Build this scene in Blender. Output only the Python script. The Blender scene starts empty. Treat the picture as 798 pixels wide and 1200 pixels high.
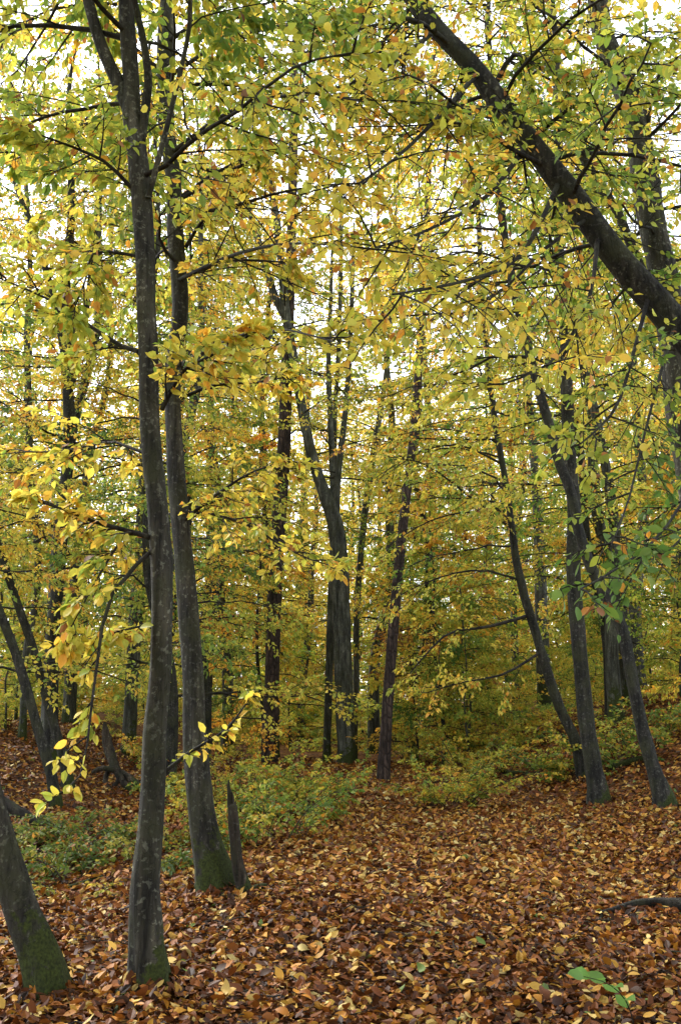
import bpy, math, random
import numpy as np
from mathutils import Vector, Matrix

# ------------------------------------------------------------------ camera, world, sun, exposure
scene = bpy.context.scene
col = scene.collection
R = math.radians
CAM_Z, PITCH, LENS = 1.6, 11.1, 35.0
cam_d = bpy.data.cameras.new('camera')
cam_d.sensor_fit = 'VERTICAL'; cam_d.sensor_height = 36.0; cam_d.sensor_width = 24.0
cam_d.lens = LENS; cam_d.clip_start = 0.05; cam_d.clip_end = 2000
cam = bpy.data.objects.new('camera', cam_d); col.objects.link(cam)
cam.location = (0, 0, CAM_Z); cam.rotation_euler = (R(90 + PITCH), 0, 0)
scene.camera = cam

SUN_EL, SUN_AZ = 50.0, -42.0            # azimuth from +Y towards +X: light comes from the left
world = bpy.data.worlds.new('World'); scene.world = world; world.use_nodes = True
wn = world.node_tree.nodes; wl = world.node_tree.links; wn.clear()
sky = wn.new('ShaderNodeTexSky'); sky.sky_type = 'NISHITA'; sky.sun_disc = False
sky.sun_elevation = R(SUN_EL); sky.sun_rotation = R(SUN_AZ); sky.air_density = 1.0; sky.dust_density = 1.0
hs = wn.new('ShaderNodeHueSaturation'); hs.inputs['Saturation'].default_value = 0.3
bg = wn.new('ShaderNodeBackground'); bg.inputs['Strength'].default_value = 0.15
wo = wn.new('ShaderNodeOutputWorld')
wl.new(sky.outputs[0], hs.inputs['Color']); wl.new(hs.outputs[0], bg.inputs[0]); wl.new(bg.outputs[0], wo.inputs[0])

sun_d = bpy.data.lights.new('sun', 'SUN'); sun_d.energy = 1.5; sun_d.angle = R(18); sun_d.color = (1.0, 0.95, 0.86)
sun = bpy.data.objects.new('sun', sun_d); col.objects.link(sun)
sdir = Vector((math.sin(R(SUN_AZ)) * math.cos(R(SUN_EL)), math.cos(R(SUN_AZ)) * math.cos(R(SUN_EL)), math.sin(R(SUN_EL))))
sun.rotation_euler = (-sdir).to_track_quat('-Z', 'Y').to_euler(); sun.location = sdir * 60

vs = scene.view_settings
vs.view_transform = 'Standard'; vs.look = 'None'; vs.gamma = 1.0; vs.use_curve_mapping = False
vs.exposure = 2.18
cy = scene.cycles
cy.max_bounces = 10; cy.diffuse_bounces = 6; cy.glossy_bounces = 2; cy.transmission_bounces = 8; cy.transparent_max_bounces = 4
cy.caustics_reflective = False; cy.caustics_refractive = False
cy.use_denoising = True; cy.denoiser = 'OPENIMAGEDENOISE'; cy.denoising_input_passes = 'RGB_ALBEDO_NORMAL'; cy.denoising_prefilter = 'ACCURATE'

rng = np.random.default_rng(7)
random.seed(7)

# ------------------------------------------------------------------ pixel <-> place helpers (photo is 798 x 1200)
F = LENS / 36.0 * 1200.0
cp, sp = math.cos(R(PITCH)), math.sin(R(PITCH))
def ray(px, py):
    u = (px - 399.0) / F; v = (600.0 - py) / F
    return np.array([u, cp - v * sp, sp + v * cp])
def at(px, py, Y):
    d = ray(px, py); return np.array([0, 0, CAM_Z]) + d * (Y / d[1])
def project(P):
    d = P - np.array([0, 0, CAM_Z])
    depth = d[..., 1] * cp + d[..., 2] * sp
    v = -d[..., 1] * sp + d[..., 2] * cp
    dd = np.maximum(depth, 1e-3)
    return 399 + F * d[..., 0] / dd, 600 - F * v / dd, depth
def sstep(a, b, x):
    t = np.clip((x - a) / (b - a), 0, 1); return t * t * (3 - 2 * t)
def height(x, y):
    x = np.asarray(x, float); y = np.asarray(y, float)
    h = 1.9 * sstep(2.4, 9.0, x) * sstep(9, 22, y) + 1.0 * sstep(10, 30, x) * sstep(18, 50, y)
    h = h + 1.15 * sstep(3.2, 8.5, -x) * sstep(12, 23, y) + 0.8 * sstep(8, 30, -x) * sstep(18, 50, y)
    h = h - 0.22 * np.exp(-((x + 3.3) / 1.6) ** 2 - ((y - 11.0) / 2.5) ** 2)
    h = h + 0.05 * np.sin(x * 0.9 + 1.3) * np.cos(y * 0.7) + 0.025 * np.sin(x * 2.3 + y * 1.7)
    return h
def ground_at(px, py):
    d = ray(px, py); o = np.array([0, 0, CAM_Z]); t = 2.0
    while t < 140:
        p = o + d * t
        if p[2] <= height(p[0], p[1]): return p
        t += 0.02
    return o + d * 60
def norm(v):
    return v / np.maximum(np.linalg.norm(v, axis=-1, keepdims=True), 1e-9)

# ------------------------------------------------------------------ mesh helpers
def make_mesh(name, verts, faces_list, mats, smooth=True, colors=None):
    """faces_list: int arrays (n,k); colors: per-face RGB in the same order"""
    me = bpy.data.meshes.new(name)
    verts = np.asarray(verts, np.float32).reshape(-1, 3)
    me.vertices.add(len(verts)); me.vertices.foreach_set('co', verts.ravel())
    loops = np.concatenate([f.reshape(-1) for f in faces_list]).astype(np.int32)
    sizes = np.concatenate([np.full(len(f), f.shape[1]) for f in faces_list]).astype(np.int32)
    starts = np.concatenate([[0], np.cumsum(sizes)[:-1]]).astype(np.int32)
    me.loops.add(len(loops)); me.loops.foreach_set('vertex_index', loops)
    me.polygons.add(len(sizes)); me.polygons.foreach_set('loop_start', starts); me.polygons.foreach_set('loop_total', sizes)
    me.polygons.foreach_set('use_smooth', np.full(len(sizes), bool(smooth)))
    if colors is not None:
        a = me.attributes.new('leaf_colour', 'FLOAT_COLOR', 'FACE')
        c = np.concatenate([colors, np.ones((len(colors), 1))], 1).astype(np.float32)
        a.data.foreach_set('color', c.ravel())
    me.update(calc_edges=True)
    for m in (mats if isinstance(mats, (list, tuple)) else [mats]): me.materials.append(m)
    return me
def obj(name, me, parent=None, loc=(0, 0, 0), kind=None, label=None, cat=None, group=None):
    o = bpy.data.objects.new(name, me); col.objects.link(o)
    o.location = [float(v) for v in loc]
    if parent is not None: o.parent = parent
    tag(o, label, cat, group, kind); return o
def tag(o, label=None, cat=None, group=None, kind=None):
    if label: o['label'] = label
    if cat: o['category'] = cat
    if group: o['group'] = group
    if kind: o['kind'] = kind
    return o

def tube_arrays(P, Rd, sides, caps=False):
    """P (N,n,3), Rd (N,n) -> verts, quads"""
    N, n, _ = P.shape
    T = norm(np.gradient(P, axis=1)); mT = np.abs(T.mean(1))
    ref = np.eye(3)[np.argmin(mT, axis=1)][:, None, :]
    n1 = norm(np.cross(T, ref)); n2 = np.cross(T, n1)
    a = np.arange(sides) * 2 * math.pi / sides
    ring = n1[:, :, None, :] * np.cos(a)[None, None, :, None] + n2[:, :, None, :] * np.sin(a)[None, None, :, None]
    V = P[:, :, None, :] + ring * Rd[:, :, None, None]
    idx = np.arange(N * n * sides).reshape(N, n, sides)
    q = np.stack([idx[:, :-1], np.roll(idx[:, :-1], -1, 2), np.roll(idx[:, 1:], -1, 2), idx[:, 1:]], -1).reshape(-1, 4)
    return V.reshape(-1, 3), q
def smooth_path(pts, n):
    pts = np.asarray(pts, float); k = len(pts)
    if k == 2: return pts[0] + (pts[1] - pts[0]) * np.linspace(0, 1, n)[:, None]
    seg = np.concatenate([[0], np.cumsum(np.linalg.norm(np.diff(pts[:, :3], axis=0), axis=1))])
    s = np.linspace(0, seg[-1], n); i = np.clip(np.searchsorted(seg, s, side='right') - 1, 0, k - 2)
    t = ((s - seg[i]) / (seg[i + 1] - seg[i]))[:, None]
    p0 = pts[np.maximum(i - 1, 0)]; p1 = pts[i]; p2 = pts[i + 1]; p3 = pts[np.minimum(i + 2, k - 1)]
    return 0.5 * (2 * p1 + (p2 - p0) * t + (2 * p0 - 5 * p1 + 4 * p2 - p3) * t * t + (3 * p1 - p0 - 3 * p2 + p3) * t ** 3)
def trunk_mesh(name, path, rad, mat, sides=16, flare=0.0, rough=0.06, seed=0, ridges=0):
    """one lumpy tapered stem; path (n,3), rad (n,)"""
    r = np.random.default_rng(seed); n = len(path)
    V, q = tube_arrays(path[None], rad[None], sides); V = V.reshape(n, sides, 3)
    a = np.arange(sides) * 2 * math.pi / sides
    s = np.concatenate([[0], np.cumsum(np.linalg.norm(np.diff(path, axis=0), axis=1))])
    L = max(s[-1], .1)
    ph = r.uniform(0, 6.28, 8)
    f = np.ones((n, sides))
    f += rough * np.sin(2 * a[None] + ph[0] + 0.5 * s[:, None]) + rough * .8 * np.sin(3 * a[None] + ph[1] - 0.35 * s[:, None])
    f += rough * .7 * np.sin(5 * a[None] + ph[2] + .5 * s[:, None]) * np.exp(-s[:, None] / 4) + rough * .35 * np.sin(7 * a[None] + ph[6] + 1.2 * np.sin(s[:, None]))
    f += rough * .5 * np.sin(s[:, None] * 5 + ph[3] + 2 * a[None]) + r.normal(0, rough * .18, (n, sides))
    if flare:
        f += flare * np.exp(-np.maximum(s[:, None] - .15, 0) / .22) * (0.75 + 0.6 * np.sin(5 * a[None] + ph[4]) + .35 * np.sin(3 * a[None] + ph[5]))
    for _ in range(int(min(L, 9) * 1.6) if sides >= 12 else 0):
        s0 = r.uniform(.3, L); a0 = r.uniform(0, 6.28); da = np.angle(np.exp(1j * (a[None] - a0)))
        f += r.uniform(.06, .22) * np.exp(-((s[:, None] - s0) / r.uniform(.04, .10)) ** 2 - (da / .38) ** 2)
    if ridges:
        f += 0.05 * np.sign(np.sin(ridges * a[None] + 3 * np.sin(s[:, None] * 3)))
    V = path[:, None] + (V - path[:, None]) * f[..., None]
    top = V[-1].mean(0) + norm(path[-1] - path[-2]) * rad[-1] * .6
    verts = np.concatenate([V.reshape(-1, 3), top[None]])
    base = (n - 1) * sides; k = np.arange(sides)
    cap = np.stack([base + k, base + (k + 1) % sides, np.full(sides, n * sides)], 1)
    return make_mesh(name, verts, [q, cap], mat)

# ------------------------------------------------------------------ materials
def new_mat(name):
    m = bpy.data.materials.new(name); m.use_nodes = True; nt = m.node_tree; nt.nodes.clear()
    return m, nt.nodes, nt.links
def ramp(N, stops, interp='LINEAR'):
    r = N.new('ShaderNodeValToRGB'); e = r.color_ramp; e.interpolation = interp
    while len(e.elements) < len(stops): e.elements.new(0.5)
    for el, (p, c) in zip(e.elements, stops): el.position = p; el.color = (*c, 1)
    return r
def mixc(N, L, fac, a, b, blend='MIX'):
    m = N.new('ShaderNodeMix'); m.data_type = 'RGBA'; m.blend_type = blend
    for s, v in ((0, fac), (6, a), (7, b)):
        if isinstance(v, (int, float)): m.inputs[s].default_value = v
        elif isinstance(v, tuple): m.inputs[s].default_value = (*v, 1)
        else: L.new(v, m.inputs[s])
    return m.outputs[2]
def noise(N, L, vec, scale, detail=4, rough=.55):
    t = N.new('ShaderNodeTexNoise'); t.inputs['Scale'].default_value = scale
    t.inputs['Detail'].default_value = detail; t.inputs['Roughness'].default_value = rough
    if vec is not None: L.new(vec, t.inputs['Vector'])
    return t
def leaf_material(name, trans=0.5, rough=0.5, spec=0.35, spot=(0.20, 0.08, 0.02), spot_amt=0.35, scale=34.0):
    m, N, L = new_mat(name)
    at_ = N.new('ShaderNodeAttribute'); at_.attribute_name = 'leaf_colour'
    oi = N.new('ShaderNodeObjectInfo'); tc = N.new('ShaderNodeTexCoord')
    c = mixc(N, L, 1.0, at_.outputs['Color'], oi.outputs['Color'], 'MULTIPLY')
    nz = noise(N, L, tc.outputs['Object'], scale, 3)
    rp = ramp(N, [(0.52, (0, 0, 0)), (0.72, (1, 1, 1))]); L.new(nz.outputs['Fac'], rp.inputs[0])
    mm = N.new('ShaderNodeMath'); mm.operation = 'MULTIPLY'; mm.inputs[1].default_value = spot_amt; L.new(rp.outputs[0], mm.inputs[0])
    c2 = mixc(N, L, mm.outputs[0], c, spot)
    p = N.new('ShaderNodeBsdfPrincipled'); p.inputs['Roughness'].default_value = rough; p.inputs['Specular IOR Level'].default_value = spec
    L.new(c2, p.inputs['Base Color'])
    out = N.new('ShaderNodeOutputMaterial')
    if trans > 0:
        t = N.new('ShaderNodeBsdfTranslucent'); L.new(c2, t.inputs['Color'])
        mx = N.new('ShaderNodeMixShader'); mx.inputs[0].default_value = trans
        L.new(p.outputs[0], mx.inputs[1]); L.new(t.outputs[0], mx.inputs[2]); L.new(mx.outputs[0], out.inputs[0])
    else: L.new(p.outputs[0], out.inputs[0])
    return m
def bark_material(name, dark, light, lichen=0.3, moss_h=0.0, moss_amt=0.0, stretch=0.25, bump=0.5, scale=9.0, lichen_col=(0.24, 0.25, 0.20), plates=False):
    m, N, L = new_mat(name)
    tc = N.new('ShaderNodeTexCoord'); mp = N.new('ShaderNodeMapping'); mp.inputs['Scale'].default_value = (1, 1, stretch)
    L.new(tc.outputs['Object'], mp.inputs['Vector'])
    n1 = noise(N, L, mp.outputs[0], scale, 6, .65)
    r1 = ramp(N, [(0.3, dark), (0.7, light)]); L.new(n1.outputs['Fac'], r1.inputs[0])
    n2 = noise(N, L, tc.outputs['Object'], 26, 4, .6)
    r2 = ramp(N, [(0.57, (0, 0, 0)), (0.62, (1, 1, 1))]); L.new(n2.outputs['Fac'], r2.inputs[0])
    ml = N.new('ShaderNodeMath'); ml.operation = 'MULTIPLY'; ml.inputs[1].default_value = lichen; L.new(r2.outputs[0], ml.inputs[0])
    c = mixc(N, L, ml.outputs[0], r1.outputs[0], lichen_col)
    n5 = noise(N, L, mp.outputs[0], 4.5, 4, .65)
    r5 = ramp(N, [(0.32, (0.42, 0.43, 0.42)), (0.5, (.85, .85, .85)), (0.7, (1.5, 1.47, 1.38))]); L.new(n5.outputs['Fac'], r5.inputs[0])
    c = mixc(N, L, 1.0, c, r5.outputs[0], 'MULTIPLY')
    mp2 = N.new('ShaderNodeMapping'); mp2.inputs['Scale'].default_value = (1, 1, .07); L.new(tc.outputs['Object'], mp2.inputs['Vector'])
    n6 = noise(N, L, mp2.outputs[0], 22, 4, .6); r6 = ramp(N, [(0.36, (0.35, 0.34, 0.33)), (0.5, (1, 1, 1)), (0.68, (1.45, 1.43, 1.38))]); L.new(n6.outputs['Fac'], r6.inputs[0])
    c = mixc(N, L, 1.0, c, r6.outputs[0], 'MULTIPLY')
    n7 = noise(N, L, tc.outputs['Object'], 2.6, 5, .7); r7 = ramp(N, [(0.46, (0, 0, 0)), (0.62, (.75, .75, .75))]); L.new(n7.outputs['Fac'], r7.inputs[0])
    if not plates: c = mixc(N, L, r7.outputs[0], c, (0.033, 0.036, 0.016))
    hgt = n1.outputs['Fac']
    if plates:
        v = N.new('ShaderNodeTexVoronoi'); v.feature = 'DISTANCE_TO_EDGE'; v.inputs['Scale'].default_value = 9; L.new(mp.outputs[0], v.inputs['Vector'])
        rv = ramp(N, [(0.0, (0, 0, 0)), (0.12, (1, 1, 1))]); L.new(v.outputs['Distance'], rv.inputs[0])
        c = mixc(N, L, rv.outputs[0], (0.03, 0.02, 0.017), c); hgt = rv.outputs[0]
    if not plates:
        mp3 = N.new('ShaderNodeMapping'); mp3.inputs['Scale'].default_value = (1, 1, .45); L.new(tc.outputs['Object'], mp3.inputs['Vector'])
        vc = N.new('ShaderNodeTexVoronoi'); vc.feature = 'DISTANCE_TO_EDGE'; vc.inputs['Scale'].default_value = 13
        wv = N.new('ShaderNodeMix'); wv.data_type = 'RGBA'; wv.inputs[0].default_value = .12; L.new(mp3.outputs[0], wv.inputs[6])
        nw = noise(N, L, tc.outputs['Object'], 9, 4); L.new(nw.outputs['Color'], wv.inputs[7]); L.new(wv.outputs[2], vc.inputs['Vector'])
        rc = ramp(N, [(0.0, (.42, .4, .38)), (0.035, (1, 1, 1))]); L.new(vc.outputs['Distance'], rc.inputs[0])
        c = mixc(N, L, .8, c, rc.outputs[0], 'MULTIPLY')
    if moss_amt > 0:
        sx = N.new('ShaderNodeSeparateXYZ'); L.new(tc.outputs['Object'], sx.inputs[0])
        mr = N.new('ShaderNodeMapRange'); mr.inputs['From Min'].default_value = moss_h; mr.inputs['From Max'].default_value = 0.0
        zz = N.new('ShaderNodeMath'); zz.operation = 'MULTIPLY_ADD'; L.new(sx.outputs['X'], zz.inputs[0]); zz.inputs[1].default_value = -1.6; L.new(sx.outputs['Z'], zz.inputs[2])
        L.new(zz.outputs[0], mr.inputs['Value'])
        n3 = noise(N, L, tc.outputs['Object'], 7, 6, .7)
        ad = N.new('ShaderNodeMath'); ad.operation = 'ADD'; nm = N.new('ShaderNodeMath'); nm.operation = 'MULTIPLY_ADD'; L.new(n3.outputs['Fac'], nm.inputs[0]); nm.inputs[1].default_value = 2.2; nm.inputs[2].default_value = -.6
        L.new(mr.outputs[0], ad.inputs[0]); L.new(nm.outputs[0], ad.inputs[1])
        rm = ramp(N, [(0.0, (0, 0, 0)), (1.0, (1, 1, 1))])
        rm.color_ramp.elements[0].position = 1.02 - .3 * moss_amt; rm.color_ramp.elements[1].position = min(1.0, 1.12 - .3 * moss_amt)
        sc_ = N.new('ShaderNodeMath'); sc_.operation = 'MULTIPLY'; sc_.inputs[1].default_value = 0.85
        L.new(ad.outputs[0], sc_.inputs[0]); L.new(sc_.outputs[0], rm.inputs[0])
        n4 = noise(N, L, tc.outputs['Object'], 60, 3)
        rg = ramp(N, [(0.3, (0.010, 0.014, 0.003)), (0.7, (0.045, 0.060, 0.010))]); L.new(n4.outputs['Fac'], rg.inputs[0])
        c = mixc(N, L, rm.outputs[0], c, rg.outputs[0])
    p = N.new('ShaderNodeBsdfPrincipled'); p.inputs['Roughness'].default_value = .85; p.inputs['Specular IOR Level'].default_value = .25
    L.new(c, p.inputs['Base Color'])
    b = N.new('ShaderNodeBump'); b.inputs['Strength'].default_value = min(1, bump * 1.6); b.inputs['Distance'].default_value = .03
    nb = noise(N, L, mp.outputs[0], scale * 5, 5, .7)
    hm = N.new('ShaderNodeMath'); hm.operation = 'ADD'; L.new(hgt, hm.inputs[0]); L.new(nb.outputs['Fac'], hm.inputs[1])
    L.new(hm.outputs[0], b.inputs['Height']); L.new(b.outputs[0], p.inputs['Normal'])
    o = N.new('ShaderNodeOutputMaterial'); L.new(p.outputs[0], o.inputs[0]); return m

M_LEAF = leaf_material('beech_leaf', trans=0.5)
M_LITTER = leaf_material('fallen_leaf', trans=0.12, rough=0.55, spec=.18, spot=(0.07, 0.03, 0.015), spot_amt=0.5, scale=45)
M_BARK = bark_material('hornbeam_bark', (0.013, 0.0125, 0.010), (0.068, 0.064, 0.050), lichen=.5, moss_h=.55, moss_amt=.25)
M_BARK_MOSSY = bark_material('mossy_bark', (0.012, 0.0115, 0.009), (0.058, 0.055, 0.044), lichen=.35, moss_h=.95, moss_amt=.8)
M_BARK_DARK = bark_material('dark_bark', (0.008, 0.0076, 0.0064), (0.034, 0.032, 0.027), lichen=.25, moss_h=.5, moss_amt=.4)
M_BARK_GREY = bark_material('grey_beech_bark', (0.035, 0.037, 0.030), (0.105, 0.11, 0.088), lichen=.25, moss_h=1.3, moss_amt=.3)
M_PINE = bark_material('pine_bark', (0.028, 0.020, 0.016), (0.08, 0.055, 0.045), lichen=.15, stretch=.35, plates=True, bump=.9, lichen_col=(.2, .17, .14))
M_TWIG = bark_material('twig_bark', (0.009, 0.008, 0.006), (0.032, 0.027, 0.022), lichen=.08)
M_DEAD = bark_material('dead_wood', (0.018, 0.014, 0.010), (0.075, 0.058, 0.042), lichen=.2, stretch=.12, bump=.9, scale=14, moss_h=.35, moss_amt=.4)
def ground_material():
    m, N, L = new_mat('forest_floor')
    tc = N.new('ShaderNodeTexCoord')
    v = N.new('ShaderNodeTexVoronoi'); v.inputs['Scale'].default_value = 16; v.inputs['Randomness'].default_value = 1; L.new(tc.outputs['Object'], v.inputs['Vector'])
    sx = N.new('ShaderNodeSeparateColor'); L.new(v.outputs['Color'], sx.inputs[0])
    r = ramp(N, [(0, (0.014, 0.008, 0.005)), (0.35, (0.045, 0.018, 0.007)), (0.6, (0.10, 0.036, 0.010)), (0.8, (0.17, 0.075, 0.018)), (0.95, (0.25, 0.15, 0.04))])
    L.new(sx.outputs[0], r.inputs[0])
    n = noise(N, L, tc.outputs['Object'], 1.1, 5)
    rn = ramp(N, [(0.35, (0.55, 0.5, 0.5)), (0.65, (1, 1, 1))]); L.new(n.outputs['Fac'], rn.inputs[0])
    c = mixc(N, L, 1.0, r.outputs[0], rn.outputs[0], 'MULTIPLY')
    p = N.new('ShaderNodeBsdfPrincipled'); p.inputs['Roughness'].default_value = .9; p.inputs['Specular IOR Level'].default_value = .05; L.new(c, p.inputs['Base Color'])
    b = N.new('ShaderNodeBump'); b.inputs['Strength'].default_value = .8; b.inputs['Distance'].default_value = .04
    L.new(v.outputs['Distance'], b.inputs['Height']); L.new(b.outputs[0], p.inputs['Normal'])
    o = N.new('ShaderNodeOutputMaterial'); L.new(p.outputs[0], o.inputs[0]); return m
M_GROUND = ground_material()

# ------------------------------------------------------------------ leaves
#   palette index: 0 green .. .35 yellow green .. .6 yellow .. .8 orange .. 1 brown
PAL_X = np.array([0, .2, .38, .58, .76, .9, 1.0])
PAL = np.array([[.10, .20, .035], [.24, .35, .05], [.53, .53, .07], [.84, .65, .09], [.84, .42, .05], [.46, .19, .03], [.16, .07, .03]])
def palette(h, r):
    h = np.clip(h, 0, 1)
    c = np.stack([np.interp(h, PAL_X, PAL[:, k]) for k in range(3)], 1)
    return c * r.uniform(.8, 1.15, (len(h), 1))
# templates: (u along, v across, w up) and faces
T_HEX = (np.array([[0, 0, 0], [.28, .27, .05], [.66, .23, .04], [1, 0, -.10], [.66, -.23, .04], [.28, -.27, .05]]), np.array([[0, 3, 2, 1], [0, 5, 4, 3]]))
T_KITE = (np.array([[0, 0, 0], [.42, .31, .06], [1, 0, -.05], [.42, -.31, .06]]), np.array([[0, 2, 1], [0, 3, 2]]))
def leaf_arrays(pos, d, nrm, size, template, curl=None):
    tv, tf = template; d = norm(d); side = norm(np.cross(nrm, d)); up = np.cross(d, side); k = len(tv)
    u = tv[:, 0][None, :, None]; v = tv[:, 1][None, :, None]; w = np.repeat(tv[:, 2][None], len(pos), 0)
    if curl is not None: w = w + curl[:, :1] * (tv[:, 0][None] - .4) ** 2 + curl[:, 1:2] * tv[:, 1][None] ** 2 * 2.0 + curl[:, 2:3] * tv[:, 1][None] * tv[:, 0][None]
    V = pos[:, None] + size[:, None, None] * (d[:, None] * u + side[:, None] * v + up[:, None] * w[..., None])
    F_ = (tf[None] + (np.arange(len(pos)) * k)[:, None, None]).reshape(-1, tf.shape[1])
    return V.reshape(-1, 3), F_, len(tf)

_leaf_proto = {}
def leaf_proto(i, mat, key):
    """shared single-leaf meshes: 10 faces, folded along the midrib and curled"""
    k = (i, key)
    if k in _leaf_proto: return _leaf_proto[k]
    r = np.random.default_rng(100 + i)
    us = [0, .12, .32, .55, .78, 1.0]; ws = [.02, .17, .275, .27, .17, 0.0]
    fold = r.uniform(.05, .25); c1 = r.uniform(-.5, .3) if key == 'crown' else r.uniform(-.9, .9); tw = r.uniform(-.3, .3) if key == 'crown' else r.uniform(-.6, .6)
    vs_, fs = [], []
    for j, (u, w_) in enumerate(zip(us, ws)):
        zc = c1 * (u - .4) ** 2
        for sgn in (-1, 0, 1):
            v = sgn * w_; ww = w_ * (1 + r.uniform(-.1, .1))
            vs_.append((u + (.02 * sgn * sgn if 0 < j < 5 else 0), sgn * ww, zc + abs(v) * fold * 1.2 + tw * v * u))
    for j in range(5):
        a = j * 3; fs += [[a, a + 3, a + 4, a + 1], [a + 1, a + 4, a + 5, a + 2]]
    me = make_mesh('leaf', np.array(vs_), [np.array(fs)], mat, colors=np.ones((len(fs), 3)))
    _leaf_proto[k] = me; return me
def place_leaf(name, parent, pos, d, nrm, size, colr, i, mat, key):
    d = norm(d); side = norm(np.cross(nrm, d)); up = np.cross(d, side)
    o = bpy.data.objects.new(name, leaf_proto(i % 8, mat, key)); col.objects.link(o)
    M = Matrix(((d[0], side[0], up[0], pos[0]), (d[1], side[1], up[1], pos[1]), (d[2], side[2], up[2], pos[2]), (0, 0, 0, 1)))
    o.parent = parent; o.matrix_local = M @ Matrix.Scale(float(size), 4)
    o.color = (*[float(c) for c in colr], 1); return o

# ------------------------------------------------------------------ branching
def path_at(P, t):
    """P (N,n,3), t (N,c) -> positions, tangents (N,c,3)"""
    n = P.shape[1]; x = np.clip(t, 0, .9999) * (n - 1); i = x.astype(int); f = (x - i)[..., None]
    a = np.take_along_axis(P, i[..., None].repeat(3, -1), 1); b = np.take_along_axis(P, (i + 1)[..., None].repeat(3, -1), 1)
    return a + (b - a) * f, norm(b - a)
def shoots(P, length, c, t0, t1, ang, m, r, droop=0.12, flat=.25, wob=.12, taper=.6):
    """side shoots alternating left and right in a roughly level plane: (N*c, m, 3), lengths"""
    N = len(P); t = np.linspace(t0, t1, c)[None] + r.uniform(-.5, .5, (N, c)) * (t1 - t0) / c
    o, T = path_at(P, t)
    upv = norm(np.array([0, 0, 1.0]) + r.normal(0, flat, (N, c, 3)))
    side = norm(np.cross(upv, T)) * np.where((np.arange(c)[None] + r.integers(0, 2, (N, 1))) % 2 == 0, 1, -1)[..., None]
    a = ang + r.normal(0, .18, (N, c))
    d = T * np.cos(a)[..., None] + side * np.sin(a)[..., None]
    L = length[:, None] * (1 - taper * t) * r.uniform(.55, 1.15, (N, c))
    s = np.linspace(0, 1, m)
    d = d.reshape(-1, 3); Lf = L.reshape(-1); o = o.reshape(-1, 3)
    Tm = T.reshape(-1, 3)
    bend = norm(d + Tm * .45) - d
    Q = o[:, None] + Lf[:, None, None] * (d[:, None] * s[None, :, None] + bend[:, None] * (s ** 2 * .5)[None, :, None])
    Q[..., 2] -= Lf[:, None] * droop * (s ** 2)[None]
    wv = r.normal(0, wob, (len(Q), m, 3)) * Lf[:, None, None] / m; wv[:, 0] = 0; wv = np.cumsum(wv, 1) * .6
    return Q + wv, Lf
def leaves_along(P, L, c, t0, r, size, ang=.9, flat=.35, hang=.4):
    """pairs along a twig"""
    N = len(P); t = np.linspace(t0, 1, c)[None] + r.uniform(-.4, .2, (N, c)) / c
    t[:, -1] = 1.0
    o, T = path_at(P, t)
    upv = norm(np.array([0, 0, 1.0]) + r.normal(0, flat, (N, c, 3)))
    side = norm(np.cross(upv, T)) * np.where(np.arange(c)[None] % 2 == 0, 1, -1)[..., None]
    a = ang + r.normal(0, .3, (N, c)); a[:, -1] *= .15
    d = T * np.cos(a)[..., None] + side * np.sin(a)[..., None]
    d[..., 2] -= hang * r.uniform(0, 1.6, (N, c))
    sz = size * r.uniform(.65, 1.2, (N, c))
    nn = norm(np.array([0, 0, 1.0]) + r.normal(0, flat * 1.25, (N, c, 3)))
    return o.reshape(-1, 3), norm(d.reshape(-1, 3)), nn.reshape(-1, 3), sz.reshape(-1)

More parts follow.
